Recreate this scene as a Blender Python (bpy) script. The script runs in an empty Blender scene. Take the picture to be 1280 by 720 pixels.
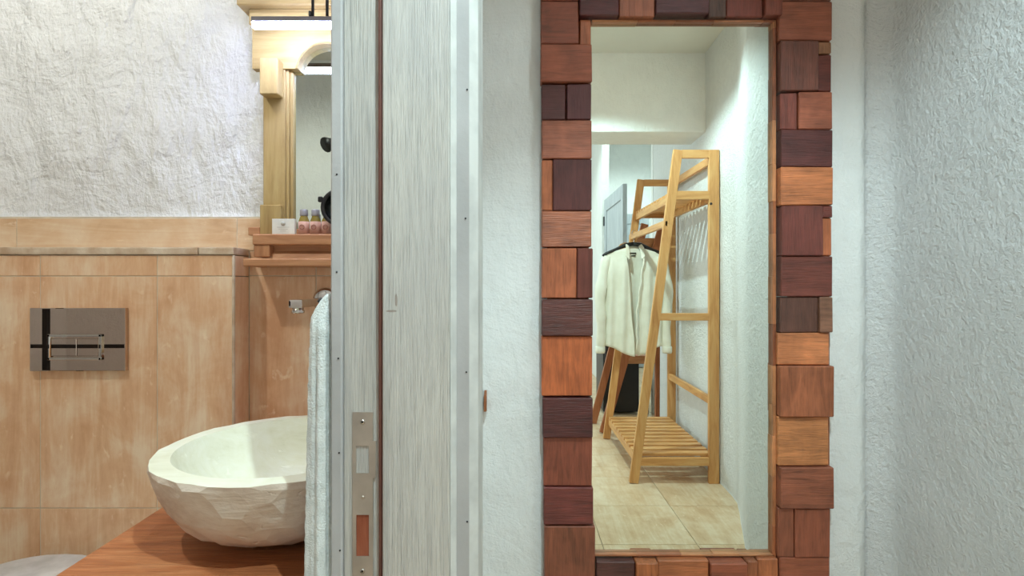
import bpy, bmesh, math, random
from mathutils import Vector, Matrix, noise
random.seed(7)
S = bpy.context.scene
COL = S.collection

# ---------------------------------------------------------------- camera, light, exposure
F, PX, PY, H = 680.0, 640.0, 354.0, 1.1
cam = bpy.data.cameras.new('camera'); camo = bpy.data.objects.new('camera', cam); COL.objects.link(camo)
camo.location = (0, 0, H); camo.rotation_euler = (math.pi/2, 0, 0)
cam.sensor_width = 36; cam.lens = 36*F/1280; cam.shift_y = -6/1280; cam.clip_start = .01
S.camera = camo
S.view_settings.view_transform = 'Standard'; S.view_settings.look = 'None'
S.view_settings.gamma = 1; S.view_settings.use_curve_mapping = False
S.view_settings.exposure = 0.33
w = bpy.data.worlds.new('world'); S.world = w; w.use_nodes = True
w.node_tree.nodes['Background'].inputs[0].default_value = (.75, .88, 1, 1)
w.node_tree.nodes['Background'].inputs[1].default_value = 1.0

def light(name, kind, loc, energy, color, target=None, **kw):
    d = bpy.data.lights.new(name, kind); d.energy = energy; d.color = color
    for k, v in kw.items(): setattr(d, k, v)
    o = bpy.data.objects.new(name, d); COL.objects.link(o); o.location = loc
    if target is not None:
        o.rotation_euler = (Vector(target)-Vector(loc)).to_track_quat('-Z', 'Y').to_euler()
    return o
WARM = (1, .90, .72); MINT = (.86, 1, .96); LILAC = (.90, .92, 1)
# recessed ceiling downlights (fixtures further down); warm hall and room ones are added fill
HALL_L = (.26, .06, 2.44); HALL_L3 = (.80, .45, 2.44); HALL_FILL = (.35, .90, 2.44); ROOM_FILL = (.20, -2.6, 3.16); ROOM_FILL2 = (1.5, -3.0, 3.16); BATH_L = (-1.15, .62, 2.44); BATH_L2 = (-.42, .93, 2.44)
light('hall_spot', 'SPOT', HALL_L, 78, (.72, .96, 1.0), (.80, .12, 0), spot_size=math.radians(116), spot_blend=.4, shadow_soft_size=.015)
light('hall_fill', 'SPOT', HALL_FILL, 20, (1, .80, .58), (.55, -.55, 1.5), spot_size=math.radians(110), spot_blend=.9, shadow_soft_size=.05)  # added warm fill for the upper hall and lintel
light('hall_spot_c', 'SPOT', HALL_L3, 12, (.74, .95, 1.0), (.0, 1.30, .75), spot_size=math.radians(64), spot_blend=.5, shadow_soft_size=.02)
light('room_spot', 'SPOT', ROOM_FILL, 75, (.82, .98, 1), (.4, -3.0, 0), spot_size=math.radians(110), spot_blend=.5, shadow_soft_size=.05)  # added fill that brightens the far wall of the room
light('room_fill_b', 'SPOT', ROOM_FILL2, 115, (.80, .97, 1), (1.5, -3.3, 0), spot_size=math.radians(130), spot_blend=.5, shadow_soft_size=.05)  # added fill for the unlit corner behind the partition
light('bath_spot', 'SPOT', BATH_L, 29, (.98, 1, .94), (-1.1, .65, 0), spot_size=math.radians(165), spot_blend=.5, shadow_soft_size=.03)
light('bath_spot_b', 'SPOT', BATH_L2, 8.5, (.85, 1, .82), (-.42, .98, 0), spot_size=math.radians(80), spot_blend=.6, shadow_soft_size=.03)
light('window_fill', 'AREA', (-1.93, -2.4, 1.45), 45, (.78, .92, 1), (1, -2.6, 1.2), shape='RECTANGLE', size=1.2, size_y=1.3)  # added cool fill, set in front of an unseen window

# ---------------------------------------------------------------- materials
def lin(c):
    return tuple(((v/255)/12.92 if v/255 <= .04045 else ((v/255+.055)/1.055)**2.4) for v in c) + (1,)
class NT:
    def __init__(s, name):
        s.m = bpy.data.materials.new(name); s.m.use_nodes = True; s.t = s.m.node_tree
        s.b = s.t.nodes['Principled BSDF']; s.out = s.t.nodes['Material Output']
    def n(s, typ, ins=None, **kw):
        x = s.t.nodes.new(typ)
        for k, v in kw.items(): setattr(x, k, v)
        for k, v in (ins or {}).items(): s.put(x.inputs[k], v)
        return x
    def put(s, sock, v):
        if isinstance(v, bpy.types.NodeSocket): s.t.links.new(v, sock)
        elif isinstance(v, bpy.types.Node): s.t.links.new(v.outputs[0], sock)
        else: sock.default_value = v
    def math(s, op, a, b=0.0, c=0.0, clamp=False):
        return s.n('ShaderNodeMath', {0: a, 1: b, 2: c}, operation=op, use_clamp=clamp).outputs[0]
    def mix(s, f, a, b, mode='MIX'):
        x = s.n('ShaderNodeMix', data_type='RGBA', blend_type=mode)
        s.put(x.inputs[0], f); s.put(x.inputs[6], a); s.put(x.inputs[7], b); return x.outputs[2]
    def ramp(s, f, stops):
        x = s.n('ShaderNodeValToRGB'); e = x.color_ramp.elements
        while len(e) < len(stops): e.new(.5)
        for i, (p, c) in enumerate(stops):
            e[i].position = p; e[i].color = c if len(c) == 4 else (*c, 1)
        s.put(x.inputs[0], f); return x.outputs[0]
    def coord(s, scale=(1, 1, 1), rnd=True, rot=(0, 0, 0)):
        tc = s.n('ShaderNodeTexCoord').outputs['Object']
        if rnd:
            r = s.n('ShaderNodeObjectInfo').outputs['Random']
            off = s.n('ShaderNodeCombineXYZ', {0: s.math('MULTIPLY', r, 17), 1: s.math('MULTIPLY', r, 29), 2: s.math('MULTIPLY', r, 41)})
            tc = s.n('ShaderNodeVectorMath', {0: tc, 1: off}, operation='ADD').outputs[0]
        return s.n('ShaderNodeMapping', {'Vector': tc, 'Scale': scale, 'Rotation': rot}).outputs[0]
    def noise(s, v, scale, detail=4, rough=.55, dist=0):
        return s.n('ShaderNodeTexNoise', {'Vector': v, 'Scale': scale, 'Detail': detail, 'Roughness': rough, 'Distortion': dist}).outputs[0]
    def bump(s, h, strength, dist):
        x = s.n('ShaderNodeBump', {'Strength': strength, 'Distance': dist, 'Height': h}); s.put(s.b.inputs['Normal'], x.outputs[0]); return x
    def fin(s, color=None, rough=.6, metal=0, spec=.5):
        if color is not None: s.put(s.b.inputs['Base Color'], color)
        s.put(s.b.inputs['Roughness'], rough); s.put(s.b.inputs['Metallic'], metal)
        s.put(s.b.inputs['Specular IOR Level'], spec)
        return s.m

def grain_scale(axis, a=1.0, c=14.0):
    return tuple(a if i == axis else c for i in range(3))
def wood(name, dark, mid, light_, axis, rough=.5, fine=.35, bump=.4, scale=3.0, spec=.35):
    t = NT(name)
    v = t.coord(grain_scale(axis, 1.2, 9)); vf = t.coord(grain_scale(axis, 2.5, 60))
    a = t.noise(v, scale, 5, .6, .9); f = t.noise(vf, 6, 3, .6)
    c = t.ramp(a, [(.25, lin(dark)), (.5, lin(mid)), (.78, lin(light_))])
    c = t.mix(t.math('MULTIPLY', t.math('SUBTRACT', f, .35, clamp=True), fine*3, clamp=True), c, lin(dark))
    t.bump(t.math('ADD', f, a), bump, .002)
    return t.fin(c, rough, 0, spec)
def wood_tinted(name, axis):            # reclaimed block wood: each block's own colour comes from its object colour
    t = NT(name)
    v = t.coord(grain_scale(axis, 1.4, 11)); vf = t.coord(grain_scale(axis, 3, 75)); vb = t.coord((9, 9, 9))
    a = t.noise(v, 4, 5, .65, 1.2); f = t.noise(vf, 6, 3, .6); b = t.noise(vb, 1.2, 3, .6, .4)
    base = t.n('ShaderNodeObjectInfo').outputs['Color']
    k = t.math('ADD', t.math('MULTIPLY', a, 1.5), t.math('MULTIPLY', b, 1.3))
    k = t.math('ADD', k, -.32)
    k = t.math('SUBTRACT', k, t.math('MULTIPLY', t.math('SUBTRACT', f, .5, clamp=True), 1.5))
    k = t.math('MULTIPLY', k, .84)
    kc = t.n('ShaderNodeCombineXYZ', {0: k, 1: k, 2: k})
    c = t.mix(1.0, t.mix(.03, base, lin((150, 120, 100))), kc.outputs[0], 'MULTIPLY')
    t.bump(t.math('ADD', f, t.math('MULTIPLY', a, .6)), .6, .003)
    return t.fin(c, .40, 0, .5)
def plaster(name, col, s1=22, big=.012, stretch=(1, 1, .55), rot=(0, .5, 0), lump=1.0, stroke=.5, fine=.3):
    t = NT(name)
    v = t.coord(stretch, False, rot); v2 = t.coord((1, 1, 1), False)
    a = t.noise(v, s1, 5, .54, .25); b = t.noise(v2, s1*5, 5, .65, .1); c = t.noise(v2, s1*.3, 3, .5)
    wob = t.n('ShaderNodeTexNoise', {'Vector': v2, 'Scale': 3.0, 'Detail': 2.0}).outputs['Color']
    wv = t.n('ShaderNodeVectorMath', {0: v2, 1: t.n('ShaderNodeVectorMath', {0: wob, 1: (.3, .3, .3)}, operation='MULTIPLY').outputs[0]}, operation='ADD').outputs[0]
    st = t.noise(t.n('ShaderNodeMapping', {'Vector': wv, 'Rotation': (.55, .45, 0), 'Scale': (.2, .2, 1.0)}).outputs[0], s1*2.2, 5, .65, .1)
    h = t.math('ADD', t.math('MULTIPLY', a, lump), t.math('ADD', t.math('MULTIPLY', b, fine), t.math('ADD', t.math('MULTIPLY', c, .5), t.math('MULTIPLY', st, stroke))))
    t.bump(h, 1.0, big)
    cc = t.ramp(c, [(.3, lin(tuple(x-6 for x in col))), (.7, lin(col))])
    return t.fin(cc, .85, 0, .2)
def travertine(name, dark, mid, light_, axis=2, rough=.35, spec=.4, pits=.6):
    t = NT(name)
    v = t.coord(grain_scale(axis, .8, 8)); v2 = t.coord((4, 4, 4)); v3 = t.coord(grain_scale(axis, 9, 16)); vf = t.coord(grain_scale(axis, 5, 24))
    a = t.noise(v, 1.7, 8, .7, .9); b = t.noise(v2, 2, 5, .6, .5); p = t.noise(v3, 2.6, 3, .55, .4); f = t.noise(vf, 3, 4, .6, .3)
    k = t.math('ADD', t.math('MULTIPLY', a, .48), t.math('ADD', t.math('MULTIPLY', b, .40), t.math('MULTIPLY', f, .12)))
    c = t.ramp(k, [(.40, lin(dark)), (.49, lin(mid)), (.60, lin(light_))])
    pit = t.math('MULTIPLY', t.math('SUBTRACT', p, .64, clamp=True), 9, clamp=True)
    c = t.mix(t.math('MULTIPLY', pit, pits), c, lin(tuple(min(255, x+16) for x in light_)))
    t.bump(t.math('ADD', t.math('MULTIPLY', pit, -.4), t.math('ADD', t.math('MULTIPLY', b, .3), t.math('MULTIPLY', f, .3))), .4, .002)
    return t.fin(c, rough, 0, spec)
def plain(name, col, rough=.5, metal=0, spec=.5, bump=0, bscale=200, col2=None, nscale=20):
    t = NT(name); v = t.coord((1, 1, 1))
    n = t.noise(v, nscale, 4)
    c2 = col2 or tuple(max(0, int(x*.9)) for x in col)
    c = t.ramp(n, [(.35, lin(c2)), (.65, lin(col))])
    if bump: t.bump(t.noise(v, bscale, 4), bump, .002)
    return t.fin(c, rough, metal, spec)
def emit(name, col, k):
    t = NT(name); e = t.n('ShaderNodeEmission', {0: lin(col), 1: k}); t.t.links.new(e.outputs[0], t.out.inputs[0]); return t.m
def mirror_mat(name, tint):
    t = NT(name); return t.fin(lin(tint), .0, 1.0)
def glass_mat(name, col, rough=.02):
    t = NT(name); t.put(t.b.inputs['Transmission Weight'], 1.0); t.put(t.b.inputs['IOR'], 1.4); return t.fin(lin(col), rough)

M = {}
M['plaster'] = plaster('white_plaster', (238, 238, 236), 38, .006, stroke=.3)
M['plaster_right'] = plaster('trowelled_plaster', (238, 238, 238), 84, .011, stretch=(1, 1, .8), rot=(.6, .3, 0), lump=.9, stroke=.38)
M['plaster_bath'] = plaster('rough_bath_plaster', (240, 240, 238), 15, .040, stretch=(1, 1, .45), rot=(0, .6, 0), lump=1.0, stroke=.15, fine=.12)
M['ceiling'] = plaster('ceiling_plaster', (235, 230, 220), 10, .003)
M['trav'] = travertine('warm_travertine', (216, 164, 124), (230, 186, 146), (243, 216, 184))
M['trav_h'] = travertine('warm_travertine_horizontal', (212, 170, 130), (228, 192, 152), (240, 216, 184), 0)
M['trav_floor'] = travertine('floor_travertine', (204, 170, 134), (218, 190, 156), (232, 212, 184), 1)
M['grout'] = plain('pale_grout', (226, 212, 188), .9)
M['trim_stone'] = plain('pale_chipped_stone', (222, 205, 182), .7, bump=.5, bscale=120, col2=(190, 160, 130))
M['block'] = [wood_tinted('reclaimed_wood_x', 0), None, wood_tinted('reclaimed_wood_z', 2)]
M['frame_back'] = wood('frame_batten', (120, 70, 45), (160, 98, 62), (190, 125, 80), 2)
for k, ax in (('x', 0), ('y', 1), ('z', 2)):
    M['pine'+k] = wood('golden_pine_'+k, (186, 126, 72), (220, 164, 104), (234, 188, 128), ax, .4, .12, .2)
    M['honey'+k] = wood('pale_honey_wood_'+k, (150, 122, 76), (182, 154, 100), (198, 174, 122), ax, .45, .10, .35)
    M['redw'+k] = wood('red_brown_wood_'+k, (150, 98, 66), (194, 140, 100), (214, 166, 124), ax, .5, .15, .25)
M['counter'] = wood('orange_brown_slab', (126, 70, 42), (188, 116, 72), (216, 150, 102), 0, .42, .45, .8, 3.5)
M['brownw'] = wood('brown_stand_wood', (132, 78, 50), (168, 104, 70), (190, 126, 88), 2, .45, .12, .2)
def jamb_mat(name, knots):
    t = NT(name)
    v = t.coord((30, 30, .8)); vf = t.coord((300, 300, 5.0))
    a = t.noise(v, 2.2, 5, .6, .5); f = t.noise(vf, 3, 3, .6, .2); b = t.noise(t.coord((3, 3, 1.5)), 2, 3)
    c = t.ramp(a, [(.28, lin((196, 193, 188))), (.5, lin((216, 212, 205))), (.75, lin((226, 222, 214)))])
    c = t.mix(t.math('MULTIPLY', t.math('SUBTRACT', f, .50, clamp=True), 3.0, clamp=True), c, lin((150, 149, 149)))
    c = t.mix(t.math('MULTIPLY', t.math('SUBTRACT', b, .5, clamp=True), 2.0, clamp=True), c, lin((188, 188, 190)))
    h = t.math('ADD', f, t.math('MULTIPLY', a, .5))
    tc = t.n('ShaderNodeTexCoord').outputs['Object']
    for (kx, kz, sx, sz) in knots:
        sep = t.n('ShaderNodeSeparateXYZ', {0: tc})
        dx = t.math('DIVIDE', t.math('SUBTRACT', sep.outputs[0], kx), sx); dz = t.math('DIVIDE', t.math('SUBTRACT', sep.outputs[2], kz), sz)
        r2 = t.math('ADD', t.math('MULTIPLY', dx, dx), t.math('MULTIPLY', dz, dz))
        r2 = t.math('ADD', r2, t.math('ADD', t.math('MULTIPLY', f, .7), t.math('MULTIPLY', b, .5)))
        k = t.math('LESS_THAN', r2, 1.0)
        c = t.mix(t.math('MULTIPLY', k, .55), c, lin((140, 112, 94)))
        h = t.math('SUBTRACT', h, t.math('MULTIPLY', k, .8))
    t.bump(h, .8, .003)
    return t.fin(c, .7, 0, .25)
M['casing'] = plain('grey_painted_wood', (190, 188, 188), .65, bump=.25, bscale=90, col2=(176, 174, 174), nscale=8)
M['casing_light'] = plain('pale_grey_painted_wood', (214, 214, 210), .65, bump=.2, bscale=90)
M['seal'] = plain('brown_rubber_seal', (112, 68, 56), .6)
M['raw'] = wood('raw_mortise_wood', (120, 62, 42), (160, 88, 62), (186, 120, 90), 2)
M['steel'] = plain('brushed_strike_steel', (196, 184, 172), .38, .6, .5)
M['screw'] = plain('bright_screw_metal', (220, 214, 205), .25, 1)
M['dark'] = plain('near_black_metal', (24, 22, 22), .45)
M['black'] = plain('black_plastic', (18, 16, 18), .4)
M['darkgrey'] = plain('dark_grey_plastic', (70, 62, 62), .5)
M['chrome'] = mirror_mat('polished_chrome', (205, 200, 196))
M['chrome_dark'] = mirror_mat('warm_polished_steel', (196, 178, 166))
M['glass_mirror'] = mirror_mat('mirror_glass', (228, 238, 230))
M['stone'] = travertine('bowl_raw_stone_warm_lit', (196, 172, 154), (216, 196, 178), (230, 216, 202), 0, .8, .2, .9)  # raw bowl stone, pinkish cast of the warm light put into its colour
M['stone'].node_tree.nodes['Bump'].inputs['Strength'].default_value = 1.0; M['stone'].node_tree.nodes['Bump'].inputs['Distance'].default_value = .008
M['stone_in'] = travertine('bowl_honed_stone_green_lit', (214, 212, 184), (228, 227, 204), (236, 236, 220), 0, .35, .4)  # same stone, honed; greenish lamp light put into its colour
M['towel'] = plain('white_terry', (232, 236, 234), .95, 0, .1, 1.0, 420, (212, 218, 216), 60)
M['ceramic'] = plain('white_ceramic', (240, 240, 240), .12, 0, .6)
M['shirt'] = plain('cream_cotton', (246, 243, 230), .9, 0, .1, .3, 260, (238, 234, 218), 14)
M['paper'] = plain('white_card', (236, 236, 226), .8)
M['pink'] = plain('pink_paper_label', (216, 168, 148), .7)
M['pinkdark'] = plain('pink_label_print', (176, 112, 98), .7)
M['printgrey'] = plain('pale_grey_print', (200, 200, 190), .8)
M['cap'] = plain('grey_satin_cap', (170, 166, 172), .35, .3)
M['amber'] = plain('olive_amber_liquid', (150, 130, 60), .1, 0, .6)
M['led'] = emit('led_diffuser', (192, 206, 255), 85)
M['lamp_on'] = emit('downlight_lens', (255, 246, 228), 6)
M['greydoor'] = jamb_mat('blue_grey_door_wood', [])
M['door_blue'] = wood('blue_grey_painted_door', (150, 156, 164), (184, 189, 194), (200, 204, 206), 2, .6, .2, .3)
M['silver'] = plain('silver_flask', (206, 198, 186), .25, .85)
M['winframe'] = plain('white_window_frame', (230, 232, 232), .5)
M['winglass'] = glass_mat('window_pane', (250, 252, 255))
M['bed'] = plain('bed_linen', (226, 220, 210), .9)

# ---------------------------------------------------------------- helpers
def wpos(o):
    p = Vector((0, 0, 0))
    while o: p += o.location; o = o.parent
    return p
def link(name, me, mat, parent=None, loc=(0, 0, 0), smooth=False):
    for m in (mat if isinstance(mat, (list, tuple)) else [mat]): me.materials.append(m)
    if smooth:
        for p in me.polygons: p.use_smooth = True
    o = bpy.data.objects.new(name, me); COL.objects.link(o)
    o.parent = parent; o.location = Vector(loc) - (wpos(parent) if parent else Vector((0, 0, 0)))
    return o
def from_bm(name, bm, mat, parent=None, loc=(0, 0, 0), smooth=False):
    bmesh.ops.recalc_face_normals(bm, faces=bm.faces)
    me = bpy.data.meshes.new(name); bm.to_mesh(me); bm.free(); return link(name, me, mat, parent, loc, smooth)
def centred(name, bm, mat, parent=None, smooth=False):      # bm holds scene coordinates; the origin moves to its middle
    lo = Vector([min(v.co[i] for v in bm.verts) for i in range(3)]); hi = Vector([max(v.co[i] for v in bm.verts) for i in range(3)])
    c = (lo+hi)/2; bmesh.ops.translate(bm, verts=bm.verts, vec=-c)
    return from_bm(name, bm, mat, parent, c, smooth)
def add_box(bm, x0, x1, y0, y1, z0, z1, bev=0, seg=1):
    r = bmesh.ops.create_cube(bm, size=1)
    vs = r['verts']
    bmesh.ops.scale(bm, verts=vs, vec=(x1-x0, y1-y0, z1-z0)); bmesh.ops.translate(bm, verts=vs, vec=((x0+x1)/2, (y0+y1)/2, (z0+z1)/2))
    if bev:
        es = list({e for v in vs for e in v.link_edges}); bmesh.ops.bevel(bm, geom=es, offset=bev, segments=seg, affect='EDGES', profile=.7)
def box(name, b, mat, parent=None, bev=.0015, seg=1):
    bm = bmesh.new(); add_box(bm, *b, bev, seg); return centred(name, bm, mat, parent)
def beam(name, p0, p1, wid, hei, mat, parent=None, bev=.002, up=(0, 0, 1)):
    p0, p1 = Vector(p0), Vector(p1); d = (p1-p0); L = d.length; z = d.normalized(); u = Vector(up)
    if abs(z.dot(u)) > .98: u = Vector((0, 1, 0))
    x = u.cross(z).normalized(); y = z.cross(x)
    bm = bmesh.new(); add_box(bm, -wid/2, wid/2, -hei/2, hei/2, -L/2, L/2, bev)
    mt = Matrix((x, y, z)).transposed().to_4x4(); bmesh.ops.transform(bm, matrix=mt, verts=bm.verts)
    return from_bm(name, bm, mat, parent, (p0+p1)/2)
def add_tube(bm, pts, r, seg=10, cap=True):
    pts = [Vector(p) for p in pts]; rings = []; pu = None
    for i, p in enumerate(pts):
        d = (pts[min(i+1, len(pts)-1)]-pts[max(i-1, 0)]).normalized()
        if pu is None: pu = Vector((0, 0, 1)) if abs(d.z) < .9 else Vector((1, 0, 0))
        x = pu.cross(d)
        x = x.normalized() if x.length > 1e-5 else d.orthogonal().normalized()
        y = d.cross(x); pu = y
        rr = r[i] if isinstance(r, (list, tuple)) else r
        rings.append([bm.verts.new(p+x*rr*math.cos(2*math.pi*k/seg)+y*rr*math.sin(2*math.pi*k/seg)) for k in range(seg)])
    for a, b in zip(rings, rings[1:]):
        for k in range(seg): bm.faces.new((a[k], a[(k+1) % seg], b[(k+1) % seg], b[k]))
    if cap: bm.faces.new(rings[0][::-1]); bm.faces.new(rings[-1])
def tube(name, pts, r, mat, parent=None, seg=10):
    bm = bmesh.new(); add_tube(bm, pts, r, seg); return centred(name, bm, mat, parent, True)
def add_lathe(bm, prof, c, seg=24, axis='z'):
    rings = []
    for (r, h) in prof:
        ring = []
        for k in range(seg):
            a = 2*math.pi*k/seg; p = Vector((r*math.cos(a), r*math.sin(a), h))
            if axis == 'y': p = Vector((p.x, p.z, p.y))
            if axis == 'x': p = Vector((p.z, p.x, p.y))
            ring.append(bm.verts.new(p+Vector(c)))
        rings.append(ring)
    for a, b in zip(rings, rings[1:]):
        for k in range(seg): bm.faces.new((a[k], a[(k+1) % seg], b[(k+1) % seg], b[k]))
    bm.faces.new(rings[0][::-1]); bm.faces.new(rings[-1])
def lathe(name, prof, c, mat, parent=None, seg=24, axis='z', smooth=True):
    bm = bmesh.new(); add_lathe(bm, prof, c, seg, axis); o = centred(name, bm, mat, parent, smooth)
    return o
def prism(name, poly, plane, a0, a1, mat, parent=None, bev=0, smooth=False):   # poly in two axes, extruded along the third
    bm = bmesh.new(); ax = {'xz': (0, 2, 1), 'yz': (1, 2, 0), 'xy': (0, 1, 2)}[plane]; rows = []
    for a in (a0, a1):
        row = []
        for (u, v) in poly:
            p = [0, 0, 0]; p[ax[0]] = u; p[ax[1]] = v; p[ax[2]] = a; row.append(bm.verts.new(p))
        rows.append(row)
    n = len(poly)
    for i in range(n): bm.faces.new((rows[0][i], rows[0][(i+1) % n], rows[1][(i+1) % n], rows[1][i]))
    f1 = bm.faces.new(rows[0]); f2 = bm.faces.new(rows[1])
    bmesh.ops.triangulate(bm, faces=[f1, f2])
    if bev: pass
    return centred(name, bm, mat, parent, smooth)
def thing(name, label, cat, loc, group=None):
    o = bpy.data.objects.new(name, None); COL.objects.link(o); o.location = loc; o.empty_display_size = .05
    tag(o, label, cat, group); return o
def tag(o, label, cat, group=None):
    o['label'] = label; o['category'] = cat
    if group: o['group'] = group
    return o
def struct(o, label=None):
    o['kind'] = 'structure'
    if label: o['label'] = label
    return o
def sheet(name, path, z0, z1, mat, du=.02, amp=.003, freq=9.0, thick=.06, parent=None, side=1):
    """plaster wall along a plan path, unevenly trowelled; thickness grows away from the room"""
    P = [Vector((*p, 0)) for p in path]; pts = []
    for a, b in zip(P, P[1:]):
        n = max(1, int((b-a).length/du))
        pts += [a.lerp(b, i/n) for i in range(n)]
    pts.append(P[-1]); nz = max(1, int((z1-z0)/du)); vs = []; fs = []; nor = []
    for i, p in enumerate(pts):
        d = (pts[min(i+1, len(pts)-1)]-pts[max(i-1, 0)]).normalized(); nor.append(Vector((-d.y, d.x, 0))*side)
    for j in range(nz+1):
        z = z0+(z1-z0)*j/nz
        for p, n in zip(pts, nor):
            q = Vector((p.x, p.y, z)); k = noise.noise(q*freq)*.6+noise.noise(q*freq*.31+Vector((5, 3, 1)))*1.0+noise.noise(q*freq*3.1)*.25
            vs.append(q+n*k*amp)
    m = len(pts); off = len(vs)
    for j in range(nz+1):
        z = z0+(z1-z0)*j/nz
        if j in (0, nz):
            for p, n in zip(pts, nor): vs.append(Vector((p.x, p.y, z))-n*thick)
    for j in range(nz):
        for i in range(m-1): a = j*m+i; fs.append((a, a+1, a+m+1, a+m))
    B, T = off, off+m
    for i in range(m-1):
        fs.append((B+i, B+i+1, T+i+1, T+i)); fs.append((i, i+1, B+i+1, B+i)); fs.append((nz*m+i, nz*m+i+1, T+i+1, T+i))
    fs.append((B, T, *[nz*m - m*q for q in range(nz+1)])); fs.append((B+m-1, T+m-1, *[nz*m-m*q+m-1 for q in range(nz+1)]))
    me = bpy.data.meshes.new(name); me.from_pydata([tuple(v) for v in vs], [], fs); me.update()
    o = link(name, me, mat, parent)
    for p in me.polygons[:nz*(m-1)]: p.use_smooth = True
    return o
def X(px, y): return (px-PX)/F*y
def Z(py, y): return H-(py-PY)/F*y

# ---------------------------------------------------------------- the setting
YW, YG, YF = 1.385, 1.378, 1.35           # mirror wall, mirror glass, front of frame blocks
YB, YC = 1.48, 1.39                       # bathroom back wall, cistern box front
CEIL = 2.47
fl = struct(box('floor', (-2.75, 2.3, -4.45, 1.62, -.12, -.008), M['grout'], bev=0))
me_tile = {}
def floor_tile(x0, x1, y0, y1):
    key = (round(x1-x0, 3), round(y1-y0, 3))
    c = ((x0+x1)/2, (y0+y1)/2, -.005)
    if key not in me_tile:
        bm = bmesh.new(); g = .0015; add_box(bm, -(x1-x0)/2+g, (x1-x0)/2-g, -(y1-y0)/2+g, (y1-y0)/2-g, -.005, .005, .001)
        me = bpy.data.meshes.new('floor_tile'); bm.to_mesh(me); bm.free(); me.materials.append(M['trav_floor']); me_tile[key] = me
    o = bpy.data.objects.new('floor_tile', me_tile[key]); COL.objects.link(o); o.parent = fl; o.location = Vector(c)-fl.location
def floor_area(xa, xb, ya, yb):
    xs = sorted({xa, xb, *[v for v in (.38+.4*k for k in range(-9, 8)) if xa+.01 < v < xb-.01]})
    ys = sorted({ya, yb, *[v for v in (.066+.4*k for k in range(-13, 6)) if ya+.01 < v < yb-.01]})
    for a, b in zip(xs, xs[1:]):
        for c, d in zip(ys, ys[1:]): floor_tile(a, b, c, d)
floor_area(-.075, 1.22, -.50, 1.385)
floor_area(-2.0, 2.2, -4.35, -.50)
floor_area(-2.6, -.215, -.42, 1.48)
CEIL2 = 3.2
struct(box('ceiling', (-2.75, 1.35, -.5, 1.62, CEIL, CEIL+.1), M['ceiling'], bev=0))
struct(box('ceiling_room', (-2.75, 2.3, -4.45, -.5, CEIL2, CEIL2+.1), M['ceiling'], bev=0))
wf = struct(sheet('wall_front', [(-.215, YW), (.90, YW)], 0, CEIL, M['plaster'], .02, .0022, side=-1))
arc = [(.897+.05*math.sin(a), YW-.05+.05*math.cos(a)) for a in [math.pi/2*k/6 for k in range(7)]]
prof = arc+[(.947, 1.2), (.947, .80), (.947, .58), (.953, .545), (.985, .45), (1.04, .29), (1.09, .15), (1.125, .04), (1.137, -.05), (1.142, -.224), (1.19, -1.7), (1.195, -1.9)]
wr = struct(sheet('wall_right', prof, 0, CEIL2, M['plaster_right'], .02, .0032, side=-1, thick=.10))
struct(sheet('wall_right_room', [(1.19, -1.9), (2.2, -1.9), (2.2, -4.35)], 0, CEIL2, M['plaster'], .08, .003, side=-1))
struct(sheet('wall_rear', [(2.2, -4.35), (-2.0, -4.35)], 0, CEIL2, M['plaster'], .06, .003, side=-1))
struct(box('wall_partition', (.975, 1.055, -4.35, -3.16, 0, CEIL2), M['plaster'], bev=.004))
# room side wall with an unseen window, added for the cool fill light
wl = box('wall_left_room', (-2.1, -2.0, -4.35, -3.05, 0, CEIL2), M['plaster'], bev=0); struct(wl)
for nm, b in (('wall_left_room', (-2.1, -2.0, -1.75, -.45, 0, CEIL2)), ('wall_left_room', (-2.1, -2.0, -3.05, -1.75, 0, .8)), ('wall_left_room', (-2.1, -2.0, -3.05, -1.75, 2.1, CEIL2))):
    struct(box(nm, b, M['plaster'], bev=0))
wn = struct(box('added_window_1', (-2.07, -2.05, -3.0, -1.8, .85, 2.05), M['winglass'], bev=0), 'clear pane of an added window in white frame')
for b in ((-2.09, -2.02, -3.05, -3.0, .8, 2.1), (-2.09, -2.02, -1.8, -1.75, .8, 2.1), (-2.09, -2.02, -3.0, -1.8, .8, .85), (-2.09, -2.02, -3.0, -1.8, 2.05, 2.1), (-2.085, -2.025, -2.42, -2.38, .85, 2.05)):
    box('window_frame', b, M['winframe'], wn)
# wall between hall and bathroom with the doorway
struct(box('wall_left', (-.222, -.075, .76, YW+.01, 0, CEIL), M['plaster'], bev=0))
struct(box('wall_left', (-.222, -.075, -.50, -.14, 0, CEIL), M['plaster'], bev=0))
struct(box('wall_left', (-.222, -.075, -.14, .76, 2.06, CEIL), M['plaster'], bev=0))
struct(box('wall_lintel', (-.222, 1.20, -.78, -.484, 2.0, CEIL2), M['plaster'], bev=.004))
struct(box('wall_bath_near', (-2.1, -.222, -.50, -.42, 0, CEIL2), M['plaster'], bev=0))
struct(box('wall_bath_near', (-2.72, -2.1, -.50, -.42, 0, CEIL2), M['plaster'], bev=0))
struct(box('wall_bath_left', (-2.70, -2.6, -.42, 1.56, 0, CEIL), M['plaster'], bev=0))
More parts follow.
